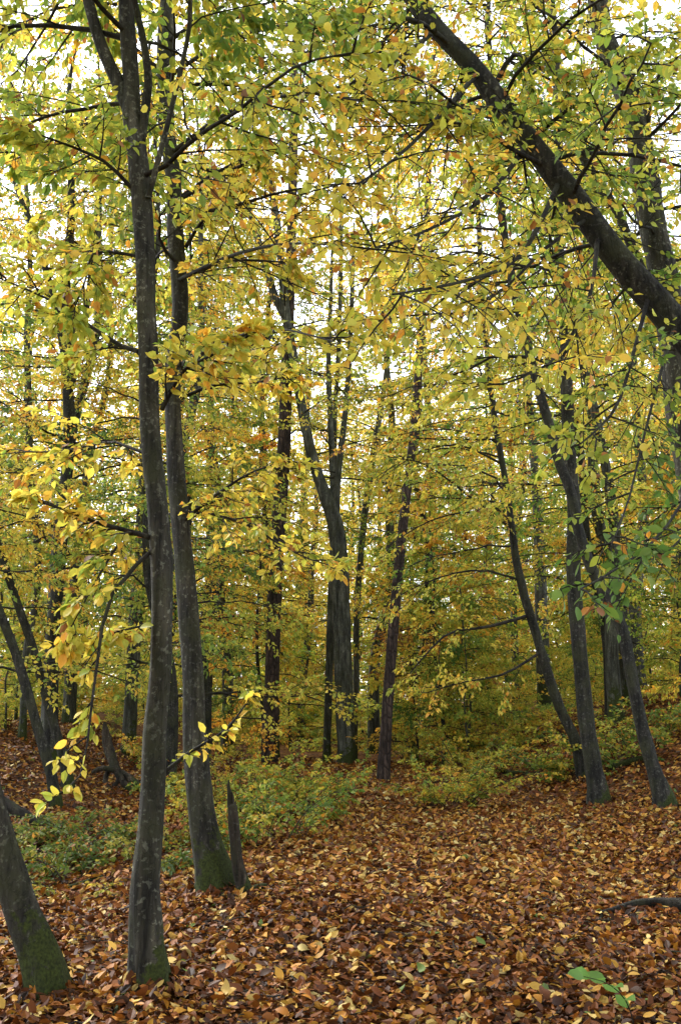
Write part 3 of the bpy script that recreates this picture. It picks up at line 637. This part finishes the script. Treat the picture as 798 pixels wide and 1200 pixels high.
# trunks that can be told apart in the background
bgt = [((265, 887), 34, 0, 'dark straight trunk framed between the mossy hornbeam and the reddish pine'),
       ((354, 888), 48, 1, 'slim dark trunk right behind the reddish pine'),
       ((500, 886), 38, 1, 'dark far trunk behind the low bush at the path end'),
       ((483, 892), 36, 2, 'thinner far trunk just left of another behind the path bush'),
       ((527, 893), 31, 2, 'thin dark upright stem standing behind the path bush'),
       ((606, 858), 42, 0, 'far trunk seen in the gap left of the slim curved trunk'),
       ((640, 868), 37, 1, 'short visible far trunk close to the slim curved trunk'),
       ((734, 844), 26, 1, 'grey trunk on the bank between the straight and the bowed trunk'),
       ((716, 847), 25, 2, 'thinner grey trunk on the bank right behind the straight trunk'),
       ((242, 880), 36, 0, 'pale far trunk half hidden behind the mossy hornbeam'),
       ((565, 880), 46, 2, 'far trunk in the yellow understorey right of the path bush')]
for k, ((px, py), Y, i, lab) in enumerate(bgt):
    p = at(px, py, Y); put('tall', i, p, k * 1.7, [1.0, .9, 1.1, .85][k % 4], lab, 'trunks in the background', 'tree', tint=[(1, 1, 1), (1.1, .95, .8), (.92, 1.05, .9)][k % 3])
# the wood beyond
spots = []
def free(x, y, dmin):
    return all((x - a) ** 2 + (y - b) ** 2 > dmin * dmin for a, b in spots)
lab_t = ['tall background tree in yellow autumn leaf', 'tall background tree in gold and orange leaf', 'tall background tree still partly green']
n = 0
while n < 30:
    y = rng.uniform(30, 66); x = rng.uniform(-.46, .46) * y
    if not free(x, y, 3.2): continue
    if abs(x - 2) < 5.5 and y < 50: continue
    spots.append((x, y)); i = n % 3
    g = rng.uniform(.85, 1.12)
    put('tall', i, (x, y), rng.uniform(0, 6.28), rng.uniform(.8, 1.15), lab_t[i], lab_t[i].replace('tree', 'trees'), 'tree', tint=(g * rng.uniform(.9, 1.12), g, g * .9)); n += 1
for k, (x, y, i, sc, lab) in enumerate([(-6.8, 17.5, 2, .95, 'airy tree in green and yellow leaf behind the bent dark stems'), (-4.35, 25, 0, .95, 'airy yellow tree behind the gap between the forked trunk and the hornbeams'),
        (-9.5, 24, 1, .9, 'airy gold tree at the left picture edge behind the bent stems'), (-3.6, 27, 2, 1.1, 'airy tree rising between the mossy hornbeam and the reddish pine'), (-8.0, 30, 0, 1.0, 'tall airy tree behind the forked dark trunk'),
        (6.5, 24, 0, .9, 'airy yellow tree behind the leaning trio'), (-3.35, 20, 2, 1.0, 'airy green and yellow tree hidden low behind the twin hornbeams'), (-6.3, 22, 0, .9, 'airy yellow tree hidden low behind the forked dark trunk'), (-2.3, 34.5, 1, 1.0, 'gold leaved tree right behind the reddish pine'), (9.2, 19, 2, .95, 'airy tree on the bank at the right picture edge'), (1.2, 36, 1, 1.0, 'gold tree closing the view beyond the path end')]):
    spots.append((x, y)); put('tall', i, (x, y), k * 2.1 + .4, sc, lab, 'airy trees in the middle distance', 'tree')
lab_y = ['young background beech with thin yellow foliage', 'low young background beech with yellow green foliage', 'young background beech with gold foliage']
n = 0
while n < 120:
    y = 15 + 46 * rng.random() ** 1.15; x = rng.uniform(-.46, .46) * y
    if y < 25 and -3.6 < x < 4.4: continue
    if y < 19 and abs(x) < 5.6: continue
    if not free(x, y, 1.2): continue
    q = 399 + F * x / y
    if q < 175 and y < 24: continue
    if y < 31 and (335 < q < 474 or 298 < q < 336): continue
    spots.append((x, y)); i = n % 3; g = rng.uniform(.85, 1.12)
    put('young', i, (x, y), rng.uniform(0, 6.28), rng.uniform(.55, 1.25), lab_y[i], lab_y[i].replace('beech', 'beeches'), 'tree', tint=(g * rng.uniform(.88, 1.15), g, g * .9)); n += 1

n = 0
while n < 44:
    y = rng.uniform(27, 56); x = rng.uniform(-.42, .42) * y; q = 399 + F * x / y
    if not free(x, y, .8) or (y < 33 and 340 < q < 470): continue
    spots.append((x, y)); put('young', 1, (x, y), rng.uniform(0, 6.28), rng.uniform(.3, .55), 'small low beech sapling in the far undergrowth', 'beech saplings in the far undergrowth', 'sapling'); n += 1

# far wood that reads as one mass
def distant_wood():
    r = np.random.default_rng(77); n = 60
    Y = r.uniform(60, 100, n); X = r.uniform(-.5, .5, n) * Y; H = r.uniform(19, 29, n)
    P = np.zeros((n, 5, 3)); P[..., 0] = X[:, None] + r.normal(0, .3, (n, 5)); P[..., 1] = Y[:, None]
    P[..., 2] = height(X, Y)[:, None] - .2 + H[:, None] * np.linspace(0, 1, 5)[None]
    V, q = tube_arrays(P, np.linspace(.26, .06, 5)[None].repeat(n, 0), 6)
    o = obj('distant_woodland', make_mesh('distant_trunks', V, [q], M_BARK_GREY), kind='stuff', label='far autumn woodland closing the view')
    # foliage layers
    m = 5600; c = np.zeros((m, 3)); t = r.integers(0, n, m)
    c[:, 0] = X[t] + r.normal(0, 3.0, m); c[:, 1] = Y[t] + r.normal(0, 2.5, m); c[:, 2] = height(c[:, 0], c[:, 1]) + H[t] * r.uniform(.02, 1.0, m) ** 1.3
    k = 42; pos = c[:, None] + r.normal(0, 1, (m, k, 3)) * np.array([1.4, 1.4, .5]); pos = pos.reshape(-1, 3)
    nn = norm(np.array([0, 0, 1.0]) + r.normal(0, .5, pos.shape)); d = r.normal(0, 1, pos.shape); d[:, 2] *= .3
    h = np.repeat(r.normal(.43, .13, m), k) + r.normal(0, .08, m * k)
    V, Fc, nf = leaf_arrays(pos, d, nn, r.uniform(.24, .44, len(pos)), T_KITE)
    obj('foliage', make_mesh('distant_foliage', V, [Fc], M_LEAF, smooth=False, colors=np.repeat(palette(h, r), nf, 0)), o, kind='stuff')
distant_wood()
def shade_wood_behind():  # unseen trees added behind the camera to block light and darken the trunks
    r = np.random.default_rng(78); n = 26
    X = r.uniform(-16, 16, n); Y = r.uniform(-16, -2.5, n); H = r.uniform(13, 19, n)
    P = np.zeros((n, 5, 3)); P[..., 0] = X[:, None] + r.normal(0, .2, (n, 5)); P[..., 1] = Y[:, None] + r.normal(0, .2, (n, 5))
    P[..., 2] = -.2 + H[:, None] * np.linspace(0, 1, 5)[None]
    V, q = tube_arrays(P, np.linspace(.2, .05, 5)[None].repeat(n, 0), 8)
    o = obj('unseen_shade_woodland', make_mesh('shade_wood_trunks', V, [q], M_BARK), kind='stuff', label='unseen autumn woodland added behind the standing place for shade')
    m = 1500; t = r.integers(0, n, m); c = np.stack([X[t] + r.normal(0, 2.0, m), Y[t] + r.normal(0, 1.6, m), H[t] * r.uniform(.12, 1.0, m)], -1)
    c = c[np.linalg.norm(c - np.array([0, 0, CAM_Z]), axis=1) > 4.0]; m = len(c)
    k = 40; pos = (c[:, None] + r.normal(0, 1, (m, k, 3)) * np.array([.7, .7, .25])).reshape(-1, 3)
    nn = norm(np.array([0, 0, 1.0]) + r.normal(0, .5, pos.shape)); d = r.normal(0, 1, pos.shape); d[:, 2] *= .3
    h = np.repeat(r.normal(.42, .12, m), k) + r.normal(0, .08, m * k)
    V, Fc, nf = leaf_arrays(pos, d, nn, r.uniform(.12, .2, len(pos)), T_KITE)
    obj('foliage', make_mesh('shade_wood_foliage', V, [Fc], M_LEAF, smooth=False, colors=np.repeat(palette(h, r), nf, 0)), o, kind='stuff')
shade_wood_behind()

# ------------------------------------------------------------------ undergrowth
def shrub(name, label, base_px, n, L, spread_, hue, leaf, seed, hue_j=.1, el=(35, 70), cat='shrub', at_=None, c2=7, c3=4, cl=4, template=T_KITE, singles=0, radius=.25, squash=1.0):
    b = ground_at(*base_px) if at_ is None else np.array([at_[0], at_[1], height(*at_)])
    root = empty(name, b, label, cat, 'undergrowth'); c = Crown(seed); r = c.r
    for k in range(n):
        a = r.uniform(0, 6.28); el_ = R(r.uniform(*el)); q = r.uniform(0, 1) ** .5 * radius
        x, y = b[0] + q * math.cos(a) * spread_, b[1] + q * math.sin(a)
        o = np.array([x, y, height(x, y) - .03]); a += r.normal(0, .6)
        d = np.array([math.cos(a) * math.cos(el_), math.sin(a) * math.cos(el_), math.sin(el_) * squash]); l = L * r.choice([r.uniform(.4, .9), r.uniform(.7, 1.1), r.uniform(1.1, 1.5)], p=[.4, .42, .18])
        s = np.linspace(0, 1, 9)[:, None]; p = o + l * (d * s) - np.array([0, 0, 1]) * l * .28 * s ** 2.4 + np.array([math.cos(a), math.sin(a), 0]) * l * .25 * s ** 2
        c.P.append(p + np.cumsum(r.normal(0, .012 * l, (9, 3)), 0)); c.r0.append(.005 + .003 * l); c.h.append(hue + r.normal(0, hue_j))
    cr = c.build(root, b, (M_TWIG, M_LEAF), leaf=leaf, c2=c2, c3=c3, cl=cl, template=template, sep=False, sides=(4, 3, 3), s2=.38, s3=.4, flat=.45, brown=.12, singles=singles)
    cr.color = (.62, .58, .62, 1) if name == 'bramble_bush' else (.85, .80, .7, 1)
    return root
SH = dict(el=(45, 82), c2=7, c3=3, cl=4, hue_j=.13)
BR = dict(el=(20, 60), c2=7, c3=3, cl=4, hue_j=.12)
shrub('bramble_bush', 'low green bramble growing between the leaning trunk and the sinuous hornbeam', (120, 1032), 22, .62, 1.6, .20, .062, 201, radius=.6, template=T_HEX, singles=20, **BR)
shrub('bramble_bush', 'low green bramble at the picture edge behind the leaning trunk', (40, 1005), 18, .62, 1.5, .20, .062, 202, radius=.5, **BR)
shrub('bramble_bush', 'yellow green bramble between the two hornbeam trunks', (212, 1000), 15, .6, 1.0, .26, .064, 203, radius=.4, **BR)
shrub('bramble_bush', 'green bramble beside the dead roots left of the sinuous hornbeam', (95, 985), 16, .55, 1.4, .24, .064, 221, radius=.5, **BR)
shrub('hornbeam_shrub', 'leafy shrub just behind the broken snag', (300, 985), 22, .75, 1.2, .26, .068, 204, radius=.5, **SH)
shrub('hornbeam_shrub', 'broad yellow green shrub at the left edge of the path', (334, 962), 24, .66, 1.3, .28, .066, 205, radius=.5, **SH)
shrub('hornbeam_shrub', 'leafy shrub below the reddish pine left of the path', (300, 952), 26, .95, 1.5, .28, .072, 206, radius=.8, **SH)
shrub('hornbeam_shrub', 'shrub in front of the large grey beech foot', (362, 936), 18, .55, 1.2, .28, .07, 207, radius=.45, **SH)
shrub('hornbeam_shrub', 'shrub behind the mossy hornbeam foot', (270, 945), 24, 1.0, 1.4, .32, .076, 208, radius=.8, **SH)
shrub('hornbeam_shrub', 'rounded yellow green bush standing where the path narrows', (530, 944), 26, .95, 1.1, .38, .066, 209, radius=.32, **SH)
shrub('hornbeam_shrub', 'feathery bush behind the rounded path bush', (562, 916), 24, 1.2, 1.3, .4, .075, 210, radius=.5, **SH)
shrub('hornbeam_shrub', 'low greenish shrub at the foot of the slim curved trunk', (662, 912), 20, .75, 1.3, .26, .074, 211, radius=.4, **SH)
shrub('hornbeam_shrub', 'pale green shrub on the bank behind the straight trunk', (725, 884), 26, 1.1, 1.8, .2, .08, 212, radius=.8, **SH)
shrub('hornbeam_shrub', 'green shrub on the bank at the right picture edge', (790, 872), 24, 1.1, 1.6, .22, .08, 213, radius=.8, **SH)
shrub('hornbeam_shrub', 'yellow shrub in the dip beyond the path end', (506, 898), 24, 1.4, 1.4, .42, .08, 214, radius=.8, **SH)
shrub('hornbeam_shrub', 'yellow shrub on the left slope beyond the deadwood', (215, 905), 22, 1.2, 1.6, .46, .08, 215, radius=.8, **SH)
shrub('hornbeam_shrub', 'yellow shrub between slim curved trunk and path end', (618, 878), 20, 1.2, 1.4, .42, .08, 216, radius=.6, **SH)

# bright green seedling at the bottom edge
def seedling():
    b = ground_at(745, 1215); root = empty('beech_seedling', b, 'bright green seedling on the leaf litter at the bottom edge', 'seedling')
    top = at(684, 1152, b[1] - .15); p = smooth_path([b, b + np.array([-.04, -.02, .16]), .5 * (b + top) + np.array([0, 0, .12]), top + np.array([0, 0, .03])], 9) - b
    V, q = tube_arrays(p[None], np.linspace(.004, .0015, 9)[None], 5); obj('stem', make_mesh('stem', V, [q], M_TWIG), root)
    r = np.random.default_rng(5)
    for k in range(8):
        t = .3 + .7 * k / 7; o, T = path_at(p[None], np.array([[t]])); T = T[0, 0]; s = 1 if k % 2 else -1
        side = norm(np.cross(np.array([0, 0, 1.0]), T)) * s
        d = T * .4 + side * 1.0 + np.array([0, 0, r.uniform(-.25, .3)])
        place_leaf('leaf', root, o[0, 0], d if k < 7 else T, norm(np.array([0, -.9, 1.0]) + r.normal(0, .35, 3)), r.uniform(.09, .115), np.array([.12, .26, .045]) * r.uniform(.9, 1.3), k, M_LEAF, 'crown')
seedling()

# ------------------------------------------------------------------ dead wood
def dead_stem(name, label, pts, Y, mat=M_DEAD, sides=10, n=26, rough=.12, cat='deadwood', base=None):
    path, rad = trace(pts, Y); path, rad = resample(path, rad, n); b = path[0].copy()
    root = empty(name, b, label, cat); obj('stem', trunk_mesh('stem', path - b, rad, mat, sides, 0, rough, len(label)), root); return root, b
b = ground_at(287, 1047)
snag = empty('broken_snag', b, 'thin broken dead snag with a jagged tip beside the mossy hornbeam', 'dead tree')
path, rad = trace([(288, 1060, 17), (286, 1040, 16), (279, 1012, 14), (275, 970, 13), (273, 944, 11)], b[1]); path, rad = resample(path, rad, 24)
obj('trunk', trunk_mesh('trunk', path - b, rad, M_DEAD, 14, .25, .1, 31), snag)
for k, pts in enumerate([[(270, 946, 6), (269, 930, 4.5), (268, 921, 3), (268.5, 914, .8)], [(273.5, 946, 5), (273, 934, 3.5), (272, 928, .8)], [(276, 952, 4), (276, 942, 2.5), (276.5, 938, .6)]]):
    path, rad = trace(pts, b[1]); path, rad = resample(path, rad, 8)
    obj('splinter', trunk_mesh('splinter', path - b, rad, M_DEAD, 7, 0, .25, 32 + k), snag)

# uprooted tangle
yb = ground_at(150, 925)[1]
tang = empty('dead_root_tangle', at(150, 930, yb), 'curled dead roots and a pointed upright stub left of the sinuous hornbeam', 'deadwood')
b = np.array(tang.location)
for k, pts in enumerate([[(123, 846, 3), (125, 862, 9), (129, 880, 11), (136, 898, 10), (142, 912, 8), (152, 925, 7), (166, 932, 7)],
                         [(133, 895, 6), (126, 906, 6), (124, 918, 6), (130, 924, 6), (138, 915, 5), (140, 905, 5)],
                         [(142, 905, 8), (152, 912, 9), (162, 920, 10), (176, 926, 9)], [(100, 940, 6), (120, 930, 8), (140, 938, 9), (165, 945, 8)],
                         [(108, 905, 4), (120, 900, 6), (134, 902, 7)], [(70, 945, 7), (95, 952, 8), (122, 950, 8), (150, 955, 6)]]):
    path, rad = trace([(p[0], p[1], p[2], .12 * math.sin(i + k)) for i, p in enumerate(pts)], yb); path, rad = resample(path, rad, 22)
    obj('root', trunk_mesh('root', path - b, rad, M_DEAD, 9, 0, .12, 60 + k), tang)
yl = ground_at(45, 975)[1]
dead_stem('fallen_log', 'dark fallen log sloping down at the picture edge behind the leaning trunk', [(-40, 912, 13), (0, 938, 13), (30, 955, 12), (62, 972, 9)], yl, M_TWIG, 12)
# dark root at the right picture edge and loose sticks
def stick(label, pts, mat=M_DEAD, cat='stick', name='fallen_stick', lift=.01):
    P = []; rr = []
    for (px, py, w) in pts:
        g = ground_at(px, py); P.append(g + np.array([0, 0, lift + .3 * w * g[1] / F])); rr.append(w * .5 * g[1] / F)
    P = np.array(P); b = P[0].copy(); path, rad = resample(P, np.array(rr), 20)
    root = empty(name, b, label, cat, None); obj('stem', trunk_mesh('stem', path - b, rad, mat, 8, 0, .12, len(label)), root)
    return root, b
root, b = stick('dark exposed root half buried in leaves at the right edge', [(696, 1076, 4), (720, 1072, 8), (745, 1066, 10), (775, 1066, 13), (815, 1070, 16)], M_TWIG, 'root', 'exposed_root', .02)
for k, pts in enumerate([[(716, 1072, 5), (712, 1084, 4), (714, 1096, 3)], [(705, 1074, 4), (700, 1086, 3), (690, 1092, 2)], [(745, 1068, 5), (748, 1080, 4), (744, 1090, 2)]]):
    P = np.array([ground_at(p[0], p[1]) + np.array([0, 0, .015]) for p in pts]); rr = np.array([p[2] * .5 * P[0][1] / F for p in pts])
    path, rad = resample(P, rr, 10); obj('rootlet', trunk_mesh('rootlet', path - b, rad, M_TWIG, 7, 0, .1, 80 + k), root)
stick('thin bent stick lying against the sinuous hornbeam foot', [(160, 1134, 4), (150, 1142, 4), (138, 1150, 3), (112, 1148, 3), (86, 1142, 2)], cat='stick')
stick('forked thin stick below the sinuous hornbeam', [(128, 1145, 3), (136, 1162, 4), (140, 1175, 4), (134, 1192, 3)])
stick('short dark stick beside the snag foot', [(288, 1050, 6), (300, 1044, 7), (312, 1041, 5)])
stick('thin dark stick lying under the low bramble', [(60, 1048, 4), (90, 1040, 5), (120, 1030, 4)])
stick('dark branch lying at the path end', [(583, 905, 4), (600, 908, 6), (618, 907, 4)])
stick('dark branch lying on the bank behind the bowed trunk', [(712, 902, 6), (735, 896, 7), (760, 888, 5)])
stick('thin stick on the litter by the mossy leaning foot', [(40, 1190, 3), (62, 1172, 4), (85, 1165, 2)])

# ------------------------------------------------------------------ leaf litter
LIT_X = np.array([0, .22, .42, .58, .72, .86, 1.0])
LIT = np.array([[.011, .006, .004], [.042, .015, .005], [.125, .036, .007], [.24, .080, .011], [.37, .16, .019], [.46, .28, .05], [.48, .38, .15]])
def litter_colour(h, r):
    h = np.clip(h, 0, 1); c = np.stack([np.interp(h, LIT_X, LIT[:, k]) for k in range(3)], 1); return c * r.uniform(.75, 1.2, (len(h), 1))
def ground_normal(x, y):
    e = .05; return norm(np.stack([-(height(x + e, y) - height(x - e, y)) / (2 * e), -(height(x, y + e) - height(x, y - e)) / (2 * e), np.ones_like(x)], -1))
def litter():
    r = np.random.default_rng(99); all_v, all_f, all_c = [], [], []; off = 0; singles = []
    for (y0, y1, dens, size, tilt) in ((2.6, 9, 1100, .061, .5), (9, 16, 540, .074, .5), (16, 32, 160, .094, .5)):
        W = .37 * y1 + 1.6; n = int((y1 - y0) * 2 * W * dens)
        x = r.uniform(-W, W, n); y = r.uniform(y0, y1, n); k = np.abs(x) < .37 * y + 1.6; x, y = x[k], y[k]; n = len(x)
        lay = r.random(n); pos = np.stack([x, y, height(x, y) + .004 + .032 * lay], -1)
        nn = norm(ground_normal(x, y) + r.normal(0, tilt, (n, 3)) * (0.5 + .7 * lay[:, None])); a = r.uniform(0, 6.28, n)
        d = np.stack([np.cos(a), np.sin(a), np.zeros(n)], -1); d = norm(d - nn * (d * nn).sum(1, keepdims=True))
        sz = size * np.clip(r.lognormal(-.1, .34, n), .3, 1.4)
        # old brown leaves below, fresh yellow ones on top; sunlit middle of the path painted in as paler, yellower leaves
        patch = .5 + .5 * np.sin(x * 1.1 + .6 * np.sin(y * .8)) * np.cos(y * .55 + 1.2)
        h = r.beta(1.3, 2.3, n) * .85 + .12 * lay + .10 * patch * lay + .24 * sstep(7.5, 11, y) * lay * np.exp(-((x - 1.0) / 4.0) ** 2)
        fresh = r.random(n) < .085 * lay * 2; h = np.where(fresh, r.uniform(.75, 1.0, n), h)
        cc = litter_colour(h, r); green = r.random(n) < .006; cc[green] = np.array([.10, .15, .03])
        one = np.zeros(n, bool)
        if y0 < 3:
            px, py, dep = project(pos); ok = (px > 4) & (px < 794) & (py < 1196) & (lay > .8)
            idx = np.argsort(-np.where(ok, sz / dep, 0))[:300]; one[idx] = True
            for i in idx: singles.append((pos[i] + np.array([0, 0, .012]), d[i], nn[i], sz[i] * 1.02, cc[i]))
        m = ~one; tmpl = T_HEX if y1 <= 16 else T_KITE
        V, Fc, nf = leaf_arrays(pos[m], d[m], nn[m], sz[m], tmpl, curl=r.normal(0, .5, (m.sum(), 3)))
        if Fc.shape[1] == 4: Fc = np.concatenate([Fc[:, [0, 1, 2]], Fc[:, [0, 2, 3]]]); c2 = np.tile(np.repeat(cc[m], nf, 0), (2, 1))
        else: c2 = np.repeat(cc[m], nf, 0)
        all_v.append(V); all_f.append(Fc + off); all_c.append(c2); off += len(V)
    # leaves drifted against the feet of the near trees
    P, D, NN = [], [], []
    for T in (A, B, C, N_, O_, Mt):
        k = 260; a = r.uniform(0, 6.28, k); q = T.rad[4] * 1.15 + r.exponential(.09, k); x = T.base[0] + q * np.cos(a); y = T.base[1] + q * np.sin(a)
        P.append(np.stack([x, y, height(x, y) + .02 + .07 * np.exp(-(q - T.rad[4]) / .08) * r.random(k)], -1))
        NN.append(norm(np.stack([np.cos(a) * .9, np.sin(a) * .9, np.ones(k)], -1) + r.normal(0, .4, (k, 3))))
    P = np.concatenate(P); NN = np.concatenate(NN); k = len(P); D = r.normal(0, 1, (k, 3)); D = norm(D - NN * (D * NN).sum(1, keepdims=True))
    V, Fc, nf = leaf_arrays(P, D, NN, .075 * r.uniform(.6, 1.25, k), T_HEX, curl=r.normal(0, .5, (k, 3)))
    c2 = np.repeat(litter_colour(r.beta(1.4, 2.0, k), r), nf, 0)
    all_v.append(V); all_f.append(np.concatenate([Fc[:, [0, 1, 2]], Fc[:, [0, 2, 3]]]) + off); all_c.append(np.tile(c2, (2, 1))); off += len(V)
    # fine twigs scattered through the litter
    k = 420; y = r.uniform(3.5, 15, k); x = r.uniform(-1, 1, k) * (.37 * y + .8); a = r.uniform(0, 6.28, k); l = r.uniform(.08, .45, k)
    t = np.linspace(-.5, .5, 5)[None]; X = x[:, None] + np.cos(a)[:, None] * t * l[:, None] + r.normal(0, .012, (k, 5)); Y_ = y[:, None] + np.sin(a)[:, None] * t * l[:, None] + r.normal(0, .012, (k, 5))
    TP = np.stack([X, Y_, height(X, Y_) + .035 + r.normal(0, .012, (k, 5))], -1); TV, TQ = tube_arrays(TP, np.linspace(1, .5, 5)[None] * r.uniform(.002, .006, (k, 1)), 4)
    obj('twig_litter', make_mesh('twig_litter', TV, [TQ], M_TWIG), kind='stuff', label='thin dark twigs scattered over the fallen leaves')
    obj('leaf_litter', make_mesh('leaf_litter', np.concatenate(all_v), [np.concatenate(all_f)], M_LITTER, smooth=False, colors=np.concatenate(all_c)), kind='stuff', label='deep carpet of brown and gold fallen leaves')
    for k, (p, d, nn, s, c) in enumerate(singles): place_leaf('fallen_leaf', GROUND, p, d, nn, s, c, k, M_LITTER, 'litter')
litter()
tri = sum(len(m.loops) - 2 * len(m.polygons) for m in bpy.data.meshes)
print('TRIANGLES', tri, 'OBJECTS', len(bpy.data.objects))
